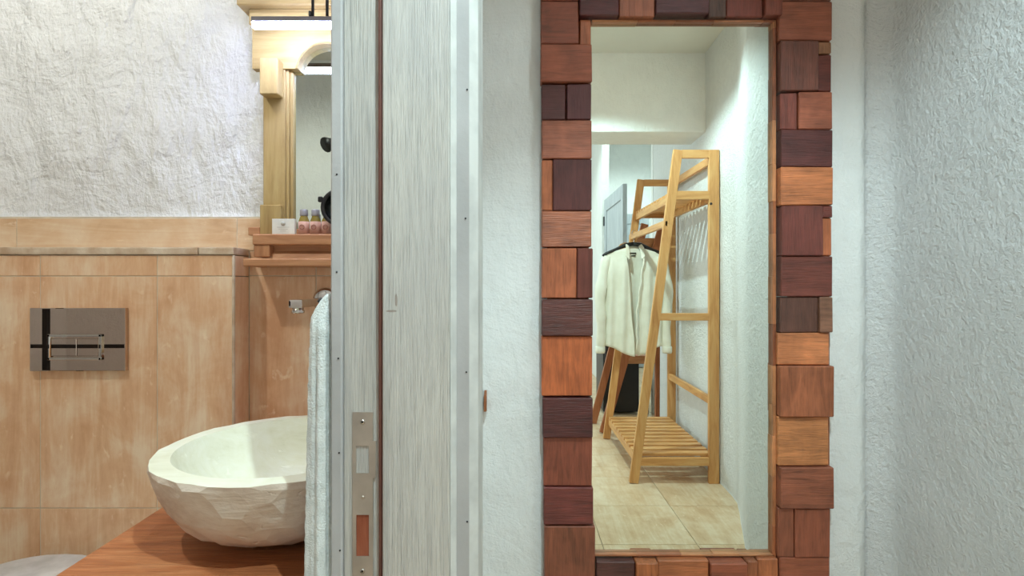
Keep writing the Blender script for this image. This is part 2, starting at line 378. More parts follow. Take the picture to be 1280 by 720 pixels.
# bathroom back wall: rough plaster above, stone tiles below
wb = struct(sheet('wall_bath_back', [(-2.6, YB), (-.222, YB)], 1.276, CEIL, M['plaster_bath'], .02, .005, 14, side=-1))
wbl = struct(box('wall_bath_tiled', (-2.6, -.222, YB-.0075, YB+.07, 0, 1.28), M['grout'], bev=0))
def wall_tile(parent, x0, x1, y, z0, z1, mat, thick=.008):
    g = .0012; return box('wall_tile', (x0+g, x1-g, y-thick, y+.004, z0+g, z1-g), mat, parent, .0008)
YT = YB-.001
xs = [-2.53, -1.935, -1.34, -.744, -.222]
for a, b in zip(xs, xs[1:]): wall_tile(wbl, a, b, YT, 1.187, 1.276, M['trav_h'])
xs = [-.711, -.53, -.23]
for a, b in zip(xs, xs[1:]):
    for c, d in ((0, .525), (.525, 1.12), (1.12, 1.187)): wall_tile(wbl, a, b, YT, c, d, M['trav'])
cb = struct(box('wall_cistern_box', (-2.6, -.7195, YC+.0016, YB-.001, 0, 1.172), M['grout'], bev=0))
xs = [-2.6, -2.409, -2.108, -1.807, -1.507, -1.206, -.907, -.7115]
for a, b in zip(xs, xs[1:]):
    for c, d in ((0, .525), (.525, 1.118), (1.118, 1.172)):
        wall_tile(cb, a, b, YC+.009, c, d, M['trav'], .009)
for c, d in ((0, .525), (.525, 1.118), (1.118, 1.172)):
    box('wall_tile', (-.7215, -.711, YC+.0025, YB-.009, c+.001, d-.001), M['trav'], cb, .0008)
xs = [-2.6, -2.0, -1.4, -.8, -.709]
for a, b in zip(xs, xs[1:]):
    box('ledge_tile', (a+.001, b-.001, YC-.004, YB-.009, 1.173, 1.192), M['trim_stone'], cb, .004, 2)
box('corner_trim', (-.7155, -.709, YC-.002, YC+.006, .002, 1.172), M['trim_stone'], cb, .002)

# ---------------------------------------------------------------- door frame (far jamb of the bathroom doorway)
dj = struct(box('door_1', (-.1668, -.0793, .70, .765, 0, 2.06), jamb_mat('washed_jamb_wood', [(-.032, .034, .012, .0025), (-.026, .048, .003, .014)]), bev=.002), 'grey white washed wooden door jamb with a knot')
dj_rebate = box('rebate_board', (-.2215, -.1668, .715, .765, 0, 2.06), jamb_mat('washed_rebate_wood', []), dj)
tube('seal_strip', [(-.1708, .7085+.0015*math.sin(z*3), z) for z in [0.01+k*.1 for k in range(21)]], .0030, M['seal'], dj, 8)
box('bath_casing', (-.2365, -.2215, .709, .80, 0, 2.12), M['casing'], dj, .002)
prism('jamb_bevel', [(-.0795, .7005), (-.0725, .708), (-.0725, .765), (-.0795, .765)], 'xy', 0, 2.06, M['casing_light'], dj)
prism('hall_casing', [(-.0735, .711), (-.0560, .711), (-.0560, .798), (-.0735, .798)], 'xy', 0, 2.12, M['casing'], dj)
prism('casing_moulding', [(-.0562, .7115), (-.0545, .7125), (-.0450, .722), (-.0430, .80), (-.0562, .80)], 'xy', 0, 2.13, M['casing_light'], dj)
for px, py in ((421, 218), (421, 340), (423, 448), (424, 566), (425, 688)):
    lathe('nail', [(.0012, 0), (.0012, .001)], (X(px, .709), .7082, Z(py, .709)), M['dark'], dj, 8, 'y')
for px, py in ((588, 112), (586, 273), (587, 465), (588, 652)):
    lathe('nail', [(.0012, 0), (.0012, .001)], (X(px-4, .711), .7102, Z(py, .711)), M['dark'], dj, 8, 'y')
# near jamb and head of the same doorway
dj2 = struct(box('door_2', (-.222, -.075, -.16, -.12, 0, 2.06), M['greydoor'], bev=.002), 'washed wooden jamb of the bathroom doorway')
box('head_board', (-.222, -.075, -.12, .70, 2.02, 2.06), M['greydoor'], dj2)
box('head_casing', (-.075, -.050, -.2, .80, 2.06, 2.13), M['casing'], dj2)

# strike plate
sp = thing('strike_plate', 'long steel strike plate screwed into the washed door jamb', 'strike plate', (X(456, .714), .714, Z(620, .714)))
ys_ = .714
def zz(py): return Z(py, ys_)
def xx(px): return X(px, ys_)
xg = [xx(v) for v in (441, 445.5, 461.5, 466.5, 470)]; zg = [zz(v) for v in (515, 551, 557, 591, 597, 643, 695, 728)]
bm = bmesh.new()
for i in range(4):
    for j in range(7):
        if i == 1 and j in (2, 5): continue
        if i == 3 and not 1 <= j <= 3: continue
        add_box(bm, xg[i], xg[i+1], .7125, .7152, zg[j+1], zg[j])
bmesh.ops.remove_doubles(bm, verts=bm.verts, dist=1e-5)
centred('plate', bm, M['steel'], sp)
box('latch_recess', (xg[1], xg[2], .7142, .7156, zg[3], zg[2]), M['greydoor'], sp, 0)
box('bolt_recess', (xg[1], xg[2], .7142, .7156, zg[6], zg[5]), M['raw'], sp, 0)
for py in (527, 713):
    s = lathe('screw', [(.0001, -.0012), (.0032, -.0009), (.0034, .001)], (xx(453.5), .7125, zz(py)), M['screw'], sp, 12, 'y')
    box('screw_slot', (xx(453.5)-.0014, xx(453.5)+.0014, .7110, .7116, zz(py)-.0014, zz(py)+.0014), M['dark'], s, 0)
lathe('rivet', [(.0001, -.001), (.0022, -.0006), (.0024, .001)], (xx(454), .7125, zz(621)), M['steel'], sp, 12, 'y')
# small wooden peg on the wall beside the casing
tag(prism('wall_peg', [(YW-.03, Z(514, 1.36)), (YW-.03, Z(494, 1.36)), (YW+.002, Z(490, 1.36)), (YW+.002, Z(516, 1.36))], 'yz', X(605, 1.36), X(608, 1.36), M['frame_back']), 'small brown wooden peg on white wall beside the door casing', 'peg')

# ---------------------------------------------------------------- big mirror with reclaimed wood block frame
mi = thing('wall_mirror', 'tall wall mirror framed with reclaimed wood blocks', 'mirror', ((X(678, YF)+X(1041, YF))/2, YW-.01, Z(760, YF)))
box('mirror_glass', (X(736, YG), X(984, YG), YG, YG+.004, Z(715, YG), Z(22, YG)), M['glass_mirror'], mi, 0)
box('backing_board', (X(684, YW), X(1036, YW), YG+.004, YW+.006, Z(752, YW), Z(-34, YW)), M['frame_back'], mi, 0)
DP = (88, 42, 42); DR = (112, 52, 44); RB = (148, 78, 56); OB = (184, 104, 66); OR = (204, 122, 76); BR = (132, 78, 58); DB = (98, 64, 52); YO = (216, 140, 88)
def block(x0, x1, y0, y1, col, g='x', d=None):
    d = random.uniform(-.006, .006) if d is None else d
    yf = YF-d
    a, b = X(x0, YF), X(x1, YF); lo, hi = Z(y1, YF), Z(y0, YF)
    bm = bmesh.new(); gp = .0007
    add_box(bm, a+gp, b-gp, yf, YW-.002, lo+gp, hi-gp, .0022)
    for v in bm.verts:                       # sawn by hand: faces a little out of true
        v.co += Vector((noise.noise(v.co*31), noise.noise(v.co*27+Vector((3, 1, 2)))*.8, noise.noise(v.co*29+Vector((7, 7, 2)))))*.0014
    o = centred('wood_block', bm, M['block'][0 if g == 'x' else 2], mi)
    o.color = lin(col); return o
L = [(676, 724, -45, 0-0, RB, 'z'), (676, 724, 0, 54, RB, 'x'), (725, 740, 21, 54, OB, 'z', -.012), (676, 740, 55, 103, (164, 88, 62), 'x'), (677, 707.5, 104, 149.5, DP, 'x'), (708.5, 739.5, 104, 149.5, (92, 46, 48), 'z', -.003),
     (677, 740, 150, 198, (166, 94, 68), 'x'), (677, 691, 199, 263, OB, 'z', -.004), (691, 740, 198, 263, (96, 46, 44), 'z'), (677, 740, 263, 309, (172, 100, 70), 'x'),
     (677, 721, 310, 373, (186, 104, 68), 'z'), (721, 741, 310, 373, (112, 54, 44), 'z', .003), (677, 741, 374, 420, (96, 46, 40), 'x', .006), (677, 741, 420, 496, (204, 108, 62), 'z', -.004),
     (678, 741, 497, 547, (84, 34, 34), 'x', .006), (679, 741, 547, 609, (146, 76, 56), 'z'), (679, 742, 609, 656, (120, 54, 48), 'x', .002), (680, 744, 657, 757, (142, 80, 58), 'z', .004)]
L += [(724, 774, -44, 20, (98, 42, 44), 'x', .002), (774, 819, -44, 21, (164, 92, 62), 'z'), (819, 886, -44, 18, (88, 42, 46), 'x', .005), (886, 909, -44, 21, DB, 'z', -.004), (909, 955, -44, 20, (128, 62, 50), 'z'), (955, 977, -44, 20, (130, 66, 52), 'z', .006)]
L += [(974, 1041, -45, 0, BR, 'x'), (974, 1041, 1, 50, (158, 88, 64), 'x'), (975, 1023, 51, 114, (122, 68, 54), 'z'), (1023, 1041, 51, 66, (158, 108, 76), 'z', -.004), (1023, 1041, 67, 114, DR, 'x'),
      (976, 998, 115, 162, (132, 66, 54), 'z'), (998, 1040, 115, 162, (172, 96, 70), 'x', .003), (976, 1041, 162, 209, (94, 44, 42), 'x'), (975, 1041, 209, 257, OR, 'x', .004),
      (976, 1028, 257, 320, (118, 58, 50), 'z'), (1028, 1041, 257, 272, DR, 'x'), (1028, 1041, 272, 320, OB, 'z', -.003), (976, 1041, 320, 371, (116, 58, 48), 'x', .001), (976, 1024, 371, 416, (100, 64, 54), 'z', -.004),
      (1024, 1041, 371, 416, (150, 104, 82), 'x', .003), (973, 1038, 416, 457, (208, 128, 82), 'x', -.004), (974, 1041, 457, 521, (178, 104, 70), 'z', .008), (973, 1037, 521, 583, YO, 'x', -.002),
      (974, 1041, 583, 635, (154, 88, 64), 'x', .008), (973, 993, 635, 697, (152, 86, 62), 'z', -.001), (993, 1038, 635, 697, (154, 84, 60), 'z', .001), (975, 1038, 697, 757, (160, 88, 62), 'x')]
L += [(745, 794, 702, 757, (92, 50, 46), 'x', 0), (794, 822, 701, 757, (200, 116, 70), 'z', .012), (822, 886, 700, 757, (186, 108, 66), 'x', .002), (886, 932, 701, 757, (158, 84, 58), 'x', .014), (932, 947, 700, 757, (166, 96, 62), 'z'), (947, 974, 699, 757, (192, 112, 70), 'z', -.002)]
for a in L: block(*a)
# thin battens that hold the glass, in short uneven lengths
random.seed(3)
def batten_run(fixed, lo, hi, vertical):
    p = lo
    while p < hi-.005:
        q = min(hi, p+random.uniform(.06, .13)); j = random.uniform(0, .002)
        if vertical: b = (fixed-.006-j, fixed+.002, YG-.013, YG, p, q)
        else: b = (p, q, YG-.013, YG, fixed[0]-(j if fixed[1] < 0 else 0), fixed[0]+.005+(j if fixed[1] > 0 else 0))
        o = box('batten', b, M['block'][2 if vertical else 0], mi, .001); o.color = lin(random.choice([(190, 120, 78), (160, 92, 60), (176, 104, 66), (206, 138, 92)])); p = q
batten_run(X(973, YF), Z(700, YF), Z(21, YF), True)
batten_run((Z(21, YF)-.0045, -1), X(741, YF), X(972, YF), False)
batten_run((Z(699, YF)-.001, 1), X(744, YF), X(972, YF), False)

# ---------------------------------------------------------------- bathroom: cistern plate, toilet
fp = thing('flush_plate', 'polished steel flush plate on the travertine cistern wall', 'flush plate', (X(97, YC), YC-.008, Z(424, YC)))
yp = YC-.012
box('plate', (X(37, yp), X(156.5, yp), yp, YC+.002, Z(464, yp), Z(385, yp)), M['chrome_dark'], fp, .002, 2)
bm = bmesh.new()
def ring_rect(bm, x0, x1, z0, z1, wd, y0, y1):
    add_box(bm, x0, x1, y0, y1, z1-wd, z1, .0015); add_box(bm, x0, x1, y0, y1, z0, z0+wd, .0015)
    add_box(bm, x0, x0+wd, y0, y1, z0, z1, .0015); add_box(bm, x1-wd, x1, y0, y1, z0, z1, .0015)
ring_rect(bm, X(61, yp), X(128.5, yp), Z(450, yp), Z(417.5, yp), .0075, yp-.006, yp+.001)
centred('button_frame', bm, M['chrome'], fp)
box('flush_button', (X(65, yp), X(96.6, yp), yp-.003, yp+.001, Z(445, yp), Z(423, yp)), M['chrome_dark'], fp, .001)
box('flush_button', (X(97.4, yp), X(124, yp), yp-.003, yp+.001, Z(445, yp), Z(423, yp)), M['chrome_dark'], fp, .001)

to = thing('toilet', 'white wall hung toilet below the flush plate', 'toilet', (-1.10, YC-.28, 0))
def oval(cx, cy, rx, ry, n=32, p=2.4):
    return [(cx+rx*abs(math.cos(a))**(2/p)*math.copysign(1, math.cos(a)), cy+ry*abs(math.sin(a))**(2/p)*math.copysign(1, math.sin(a))) for a in [2*math.pi*k/n for k in range(n)]]
def loft(name, sections, mat, parent, smooth=True):
    bm = bmesh.new(); rs = [[bm.verts.new((x, y, z)) for (x, y) in pts] for (z, pts) in sections]; n = len(rs[0])
    for a, b in zip(rs, rs[1:]):
        for k in range(n): bm.faces.new((a[k], a[(k+1) % n], b[(k+1) % n], b[k]))
    bm.faces.new(rs[0][::-1]); bm.faces.new(rs[-1]); return centred(name, bm, mat, parent, smooth)
cy = YC-.27
loft('bowl', [(.08, oval(-1.10, cy+.13, .10, .138)), (.2, oval(-1.10, cy+.06, .14, .208)), (.33, oval(-1.10, cy, .178, .268)), (.38, oval(-1.10, cy, .18, .27))], M['ceramic'], to)
loft('seat', [(.382, oval(-1.10, cy-.01, .182, .25)), (.40, oval(-1.10, cy-.01, .182, .25))], M['ceramic'], to)
loft('lid', [(.402, oval(-1.10, cy-.01, .18, .246)), (.42, oval(-1.10, cy-.01, .18, .246)), (.432, oval(-1.10, cy-.01, .168, .232))], M['ceramic'], to)

# black framed shower screen and shower head: the polished plate and the vanity mirror show them
ss = thing('shower_screen', 'black framed shower screen opposite the flush plate', 'shower screen', (-2.3, 0, 0))
box('post', (-2.372, -2.348, -.012, .012, 0, 2.1), M['dark'], ss)
box('rail', (-2.6, -1.75, -.011, .011, .772, .79), M['dark'], ss)
box('rail', (-2.6, -1.75, -.011, .011, 2.06, 2.1), M['dark'], ss)
box('post', (-1.78, -1.75, -.012, .012, 0, 2.1), M['dark'], ss)
sh = thing('hand_shower', 'black hand shower with a looping hose on the bathroom wall', 'shower', (-1.03, -.40, 1.5))
tube('riser', [(-1.005, -.36, .95), (-1.005, -.36, 1.98)], .011, M['dark'], sh)
tube('head', [(-1.015, -.34, 1.92), (-1.045, -.27, 1.93), (-1.075, -.22, 1.90)], [.014, .018, .045], M['dark'], sh, 14)
for zc in (1.0, 1.9): tube('bracket', [(-1.005, -.425, zc), (-1.005, -.36, zc)], .014, M['dark'], sh)
tube('hose', [(-.98+.07*math.cos(a)-.02, -.33, 1.42+.16*math.sin(a)) for a in [math.pi*.1+math.pi*1.8*k/20 for k in range(21)]], .009, M['dark'], sh)

# ---------------------------------------------------------------- vanity slab, stone bowl, towel, faucet
vc = thing('vanity_counter', 'thick orange brown wooden vanity slab under the stone basin', 'counter', (-.46, 1.1, .60))
ZT = .67
bm = bmesh.new(); add_box(bm, -.672, -.238, .752, YB-.009, ZT-.065, ZT, .004, 2)
centred('slab', bm, M['counter'], vc)
box('support', (-.66, -.62, 1.36, YB-.009, 0, ZT-.065), M['redwz'], vc); box('support', (-.28, -.24, 1.36, YB-.009, 0, ZT-.065), M['redwz'], vc)
box('apron', (-.62, -.28, 1.44, YB-.009, ZT-.18, ZT-.065), M['redwx'], vc)

BX, BY, BR_, ZR = -.402, .985, .214, .812
bs = thing('stone_basin', 'round hand chiselled stone basin on the wooden slab', 'basin', (BX, BY, ZT))
bm = bmesh.new(); rnd = random.Random(5); NS = 46
prof_o = [(.0, .672), (.085, .6702), (.112, .676), (.136, .687), (.158, .701), (.177, .719), (.192, .740), (.203, .762), (.210, .785), (.214, .802), (.214, ZR-.001)]
rings = []
for i, (r, z) in enumerate(prof_o[1:]):
    ring = []
    for k in range(NS):
        a = 2*math.pi*(k+(.5 if i % 2 else 0))/NS
        j = 0 if i == 0 else rnd.uniform(-.0022, .002); jz = 0 if i == 0 else rnd.uniform(-.003, .003)
        if i == len(prof_o)-2: jz = rnd.uniform(-.0012, .0008); j = rnd.uniform(-.002, .0015)
        ring.append(bm.verts.new((BX+(r+j)*math.cos(a), BY+(r+j)*math.sin(a), z+jz)))
    rings.append(ring)
bm.faces.new(rings[0][::-1])
for i, (a, b) in enumerate(zip(rings, rings[1:])):
    for k in range(NS):
        k1 = (k+1) % NS
        if i % 2 == 0: bm.faces.new((a[k], a[k1], b[k])); bm.faces.new((a[k1], b[k1], b[k]))
        else: bm.faces.new((a[k], b[k1], b[k])); bm.faces.new((a[k], a[k1], b[k1]))
inner = [(.184, ZR), (.1835, ZR-.0012), (.178, ZR-.010), (.168, ZR-.03), (.148, ZR-.062), (.115, ZR-.09), (.07, ZR-.108), (.02, ZR-.113)]
prev = rings[-1]
for i, (r, z) in enumerate(inner):
    ring = [bm.verts.new((BX+r*math.cos(2*math.pi*(k+(.5 if len(rings) % 2 == 0 else 0))/NS), BY+r*math.sin(2*math.pi*(k+(.5 if len(rings) % 2 == 0 else 0))/NS), z)) for k in range(NS)]
    for k in range(NS):
        f = bm.faces.new((prev[k], prev[(k+1) % NS], ring[(k+1) % NS], ring[k])); f.material_index = 1; f.smooth = i > 1
    prev = ring
f = bm.faces.new(prev); f.material_index = 1
centred('bowl', bm, [M['stone'], M['stone_in']], bs)
lathe('drain', [(.019, -.002), (.019, .002), (.012, .003)], (BX, BY, ZR-.112), M['chrome'], bs)

fa = thing('wall_faucet', 'chrome wall mounted basin faucet above the stone bowl', 'faucet', (-.507, YB-.009, 1.055))
FX, FZ = -.503, 1.052
lathe('rosette', [(.034, .0), (.034, -.006), (.027, -.010), (.0001, -.010)], (FX, YB-.009, FZ+.002), M['chrome'], fa, 28, 'y')
box('spout', (FX-.016, FX+.016, 1.262, YB-.012, FZ-.010, FZ+.010), M['chrome'], fa, .005, 2)
lathe('aerator', [(.013, .012), (.013, 0), (.015, -.001), (.015, -.007), (.010, -.008)], (FX, 1.278, FZ-.015), M['chrome'], fa, 20)

tw = thing('hand_towel', 'white terry hand towel hanging behind the door jamb', 'towel', (-.262, .735, 1.0))
bm = bmesh.new(); NT_, NZ = 72, 120; rows = []
for j in range(NZ+1):
    t = j/NZ; z = 1.086-(1.086-.46)*t
    zpy = PY+(H-z)*F/.735
    half = .004+.0105*min(1, (1.086-z)/.03)**.7+.006*t
    row = []
    for k in range(NT_):
        a = 2*math.pi*k/NT_
        fold = 1+.13*math.sin(5*a+1.3+t*1.2)*min(1, t*6)+.05*math.sin(11*a-t*2)*min(1, t*6)
        u = .5*half*2*math.cos(a)*fold; v = .020*math.sin(a)*fold*min(1, .4+t*8)
        q = Vector((-.2385-half*.93+u, .728+v, z))
        q += Vector((math.cos(a), math.sin(a), 0))*(.0011*noise.noise(q*420)+.0008*noise.noise(q*800))
        q.x = min(q.x, -.2375) if q.y > .706 else q.x
        row.append(bm.verts.new(q))
    rows.append(row)
for a, b in zip(rows, rows[1:]):
    for k in range(NT_): bm.faces.new((a[k], a[(k+1) % NT_], b[(k+1) % NT_], b[k]))
bm.faces.new(rows[0]); bm.faces.new(rows[-1][::-1])
centred('cloth', bm, M['towel'], tw, True)
hk = thing('towel_hook', 'dark hook on the bathroom side of the door casing', 'hook', (-.2365, .728, 1.08))
tube('peg', [(-.234, .745, 1.07), (-.250, .735, 1.07), (-.258, .728, 1.078)], .004, M['dark'], hk)

# ---------------------------------------------------------------- vanity mirror with wooden surround
vm = thing('vanity_mirror', 'wooden framed vanity mirror with arched head and corbels', 'mirror', (-.49, YB-.008, 1.24))
CX = -.49; YM = 1.45
box('mirror_glass', (CX-.105, CX+.105, YM+.012, YM+.016, 1.225, 1.75), M['glass_mirror'], vm, 0)
box('backing', (CX-.18, CX+.18, YM+.016, YB-.001, 1.225, 1.78), M['honeyz'], vm, 0)
# arched head board
zt, zb, ra, ya = Z(38, YM), Z(88, YM), .076, .066
x0, x1 = X(318, YM), 2*CX-X(318, YM)
bm = bmesh.new()
cols = [(x0, zb), (CX-ra, zb)]+[(CX-ra*math.cos(math.pi*k/20), zb+ya*math.sin(math.pi*k/20)) for k in range(1, 20)]+[(CX+ra, zb), (x1, zb)]
g = [[bm.verts.new((x, y, z)) for (y, z) in ((YM-.012, zl), (YM-.012, zt), (YM+.012, zt), (YM+.012, zl))] for (x, zl) in cols]
for a, b in zip(g, g[1:]):
    for k in range(4): bm.faces.new((a[k], a[(k+1) % 4], b[(k+1) % 4], b[k]))
bm.faces.new(g[0]); bm.faces.new(g[-1])
centred('arched_head', bm, M['honeyx'], vm)
bm = bmesh.new(); add_tube(bm, [(CX-(ra+.004)*math.cos(math.pi*k/16), YM-.012, zb+(ya+.004)*math.sin(math.pi*k/16)) for k in range(17)], .003, 8)
centred('arch_bead', bm, M['honeyx'], vm, True)
for s in (-1, 1):
    def sx(px): return CX+s*abs(X(px, YM)-CX)
    def rng(a, b): return (min(sx(a), sx(b)), max(sx(a), sx(b)))
    a, b = rng(331, 358); box('post', (a, b, YM-.008, YB-.002, 1.225, zb+.001), M['honeyz'], vm)
    a, b = rng(358, 362); box('bead', (a, b, YM-.004, YM+.013, 1.225, zb-.001), M['honeyz'], vm, .001)
    a, b = rng(362, 366); box('bead', (a, b, YM+.002, YM+.013, 1.225, zb-.001), M['honeyz'], vm, .001)
    a, b = rng(334, 356); box('corbel', (a, b, YM-.045, YM-.010, Z(120, YM-.03), Z(75, YM-.03)), M['honeyz'], vm, .002)
    a, b = rng(329, 355); box('plinth', (a, b, YM-.020, YB-.002, 1.2255, Z(256, YM-.02)), M['honeyz'], vm)
    a, b = rng(315, 329); box('foot_block', (a, b, YM-.022, YB-.002, 1.2255, Z(284, YM-.02)), M['redwx'], vm)
box('lower_rail', (CX-.105, CX+.105, YM, YM+.013, 1.2255, 1.245), M['redwx'], vm)
box('cornice', (X(300, 1.42), 2*CX-X(300, 1.42), 1.40, YB-.002, Z(6, 1.40), Z(-20, 1.40)), M['honeyx'], vm, .003)
box('cornice', (X(311, 1.42), 2*CX-X(311, 1.42), 1.418, YB-.002, zt, Z(6, 1.40)), M['honeyx'], vm, .003)
# shelf under the mirror
vs = thing('vanity_shelf', 'moulded wooden shelf below the vanity mirror', 'shelf', (CX, YB-.008, 1.14))
YS = 1.385
box('shelf_board', (X(315, YS), 2*CX-X(315, YS), YS, YB-.008, Z(306, YS), 1.2255), M['redwx'], vs, .003)
sxm = X(331, 1.41)
prism('moulding', [(1.41, Z(306, YS)), (YB-.008, Z(306, YS)), (YB-.008, Z(324, YS)), (1.395, Z(324, YS)), (1.40, Z(317, YS)), (1.413, Z(313, YS))], 'yz', sxm, 2*CX-sxm, M['redwx'], vs)
box('end_block', (X(316, YS), X(336, YS), 1.389, YB-.008, Z(321, YS), Z(306, YS)), M['redwz'], vs)
box('lower_board', (X(303, 1.375), 2*CX-X(303, 1.375), 1.375, YB-.008, Z(333, 1.375), Z(323, 1.375)), M['redwx'], vs, .003)

# light bar above the mirror
lb = thing('mirror_light', 'slim black LED light bar above the vanity mirror', 'light', (CX, 1.32, 1.74))
YL = 1.32; lx0 = X(316, YL); lx1 = 2*CX-lx0
box('housing', (lx0-.002, lx1+.002, YL-.006, YL+.010, Z(28, YL), Z(21.5, YL)), M['darkgrey'], lb, .001)
box('diffuser', (lx0, lx1, YL-.007, YL+.009, Z(35, YL), Z(28, YL)), M['led'], lb, .001)
box('bracket_plate', (X(386, YL), 2*CX-X(386, YL), YL-.004, YL+.006, Z(20.5, YL), Z(14, YL)), M['dark'], lb)
for px in (391, 409):
    xq = X(px, YL)
    tube('arm', [(xq, YL, Z(20, YL)), (xq, YL, 1.86), (xq, YL+.02, 1.885), (xq, 1.405, 1.885)], .0035, M['dark'], lb)
box('wall_plate', (X(391, YL)-.012, X(409, YL)+.012, 1.395, 1.405, 1.865, 1.895), M['dark'], lb)

# things on the shelf
YI = 1.415
tag(box('folded_card', (X(340, YI), X(368.5, YI), YI, YI+.012, 1.2255, Z(273.5, YI)), M['paper'], None, .0006), 'small white card standing on the vanity shelf', 'card')
card = bpy.data.objects['folded_card']
lathe('emblem', [(.006, 0), (.006, .0006)], (X(354, YI), YI-.0004, Z(279.5, YI)), M['printgrey'], card, 16, 'y')
for k in range(3): box('print_line', (X(354, YI)-.016+.004*k, X(354, YI)+.016-.004*k, YI-.0004, YI+.001, Z(284+k*2.4, YI)-.0006, Z(284+k*2.4, YI)+.0006), M['printgrey'], card, 0)
def bottle(px, lab):
    x = X(px, YI); r = .0133
    b = thing('toiletry_bottle', lab, 'bottle', (x, YI, 1.2255), 'toiletry bottles on the vanity shelf')
    lathe('flask', [(r-.001, .0), (r, .002), (r, .036), (r-.003, .044), (.008, .050), (.008, .052)], (x, YI, 1.2255), M['amber'], b, 20)
    lathe('wrap_label', [(r+.0004, .002), (r+.0004, .034)], (x, YI, 1.2255), M['pink'], b, 20)
    lathe('cap', [(.0098, .049), (.0102, .051), (.0102, .064), (.0092, .0655)], (x, YI, 1.2255), M['cap'], b, 20)
    bm = bmesh.new(); add_tube(bm, [(x+.006*math.cos(a), YI-r-.0006, 1.2255+.019+.006*math.sin(a)) for a in [2*math.pi*k/16 for k in range(17)]], .0009, 6)
    centred('emblem', bm, M['pinkdark'], b)
    for k in range(3): box('print_line', (x-.004, x+.004, YI-r-.0008, YI-r+.001, 1.2255+.016+.0028*k, 1.2255+.0166+.0028*k), M['pinkdark'], b, 0)
bottle(380, 'small pink labelled bottle next to the white card')
bottle(394.5, 'middle small pink labelled bottle on the vanity shelf')
bottle(409, 'small pink labelled bottle behind the black ring mirror')
# black ring shaped swivel mirror in front of the last bottle
sm = thing('makeup_mirror', 'black rimmed swivel makeup mirror by the toiletry bottles', 'makeup mirror', (X(424, 1.385), 1.385, 1.2255))
cxm, czm, rm = X(424, 1.385), Z(259, 1.385), .043
bm = bmesh.new(); pts = [(cxm+rm*math.cos(a), 1.387, czm+rm*math.sin(a)) for a in [2*math.pi*k/32 for k in range(33)]]
add_tube(bm, pts, .0052, 8, False); bmesh.ops.remove_doubles(bm, verts=bm.verts, dist=1e-5)
centred('rim', bm, M['black'], sm, True)
lathe('glass', [(rm, .0), (rm, .002)], (cxm, 1.388, czm), M['glass_mirror'], sm, 32, 'y')
box('hinge_tab', (cxm-rm-.011, cxm-rm+.001, 1.382, 1.392, czm+.013, czm+.027), M['black'], sm, .002)
tube('stem', [(cxm, 1.387, czm-rm), (cxm, 1.390, 1.228)], .004, M['black'], sm)
lathe('base', [(.018, 0), (.018, .003), (.006, .005)], (cxm, 1.408, 1.2255), M['black'], sm)

# ---------------------------------------------------------------- behind the camera, seen in the tall mirror
def V(px, py, zv):        # a point at mirrored distance zv
    return Vector(((px-PX)/F*zv, 2*YG-zv, H-(py-PY)/F*zv))
ZF, ZK = 2.98, 3.86
yF, yK = 2*YG-ZF, 2*YG-ZK
rk = thing('clothes_rack', 'pine clothes rack with slatted shelves against the white wall', 'clothes rack', (.9, (yF+yK)/2, 0))
TOP = 1.832
def legx(z): return .668+(.912-.668)*z/TOP
for y in (yF, yK):
    f = y-(.012 if y == yF else -.012)
    xr = 1.108 if y == yF else 1.128
    beam('slanted_leg', (legx(0), f, .003), (legx(TOP), f, TOP), .024, .05, M['pinez'], rk, up=(1, 0, 0))
    box('upright', (xr-.028, xr+.028, f-.012, f+.012, 0, TOP), M['pinez'], rk, .002)
    box('top_rail', (legx(TOP)+.02, xr-.026, f-.011, f+.011, TOP-.046, TOP), M['pinex'], rk, .002)
    box('shelf_rail', (legx(1.58)+.015, xr-.026, f-.011, f+.011, 1.56, 1.606), M['pinex'], rk, .002)
    if y == yF: box('cross_rail', (legx(.915)+.015, xr-.026, f-.011, f+.011, .895, .935), M['pinex'], rk, .002)
    box('base_rail', (legx(.12)+.015, xr-.026, f-.011, f+.011, .098, .142), M['pinex'], rk, .002)
ya_, yb_ = yK+.024, yF-.024
box('wall_rail', (1.102, 1.124, ya_, yb_, 1.765, 1.81), M['piney'], rk, .002)
box('wall_rail', (1.106, 1.128, ya_, yb_, .42, .462), M['piney'], rk, .002)
xl = legx(1.56)
box('shelf_side', (xl-.005, xl+.017, ya_-.02, yb_+.02, 1.545, 1.588), M['piney'], rk, .002)
box('shelf_side', (1.085, 1.107, ya_, yb_, 1.545, 1.588), M['piney'], rk, .002)
n = 13
for k in range(n):
    y = ya_+.02+(yb_-ya_-.04)*k/(n-1); box('slat', (xl-.004, 1.106, y-.020, y+.020, 1.588, 1.603), M['pinex'], rk, .001)
xb = legx(.13)
box('shelf_side', (xb-.005, xb+.017, ya_-.02, yb_+.02, .10, .145), M['piney'], rk, .002)
box('shelf_side', (1.085, 1.107, ya_, yb_, .10, .145), M['piney'], rk, .002)
n = 11
for k in range(n):
    y = ya_+.03+(yb_-ya_-.06)*k/(n-1); box('slat', (xb-.004, 1.106, y-.026, y+.026, .145, .160), M['pinex'], rk, .001)
bm = bmesh.new(); add_box(bm, .835, .857, yK-.03, yF+.0, 1.408, 1.446, .006, 2); centred('hanging_rail', bm, M['piney'], rk)
lathe('bolt', [(.007, 0), (.007, .003), (.002, .0035)], (1.09, yF+.0, 1.535), M['darkgrey'], rk, 12, 'y')

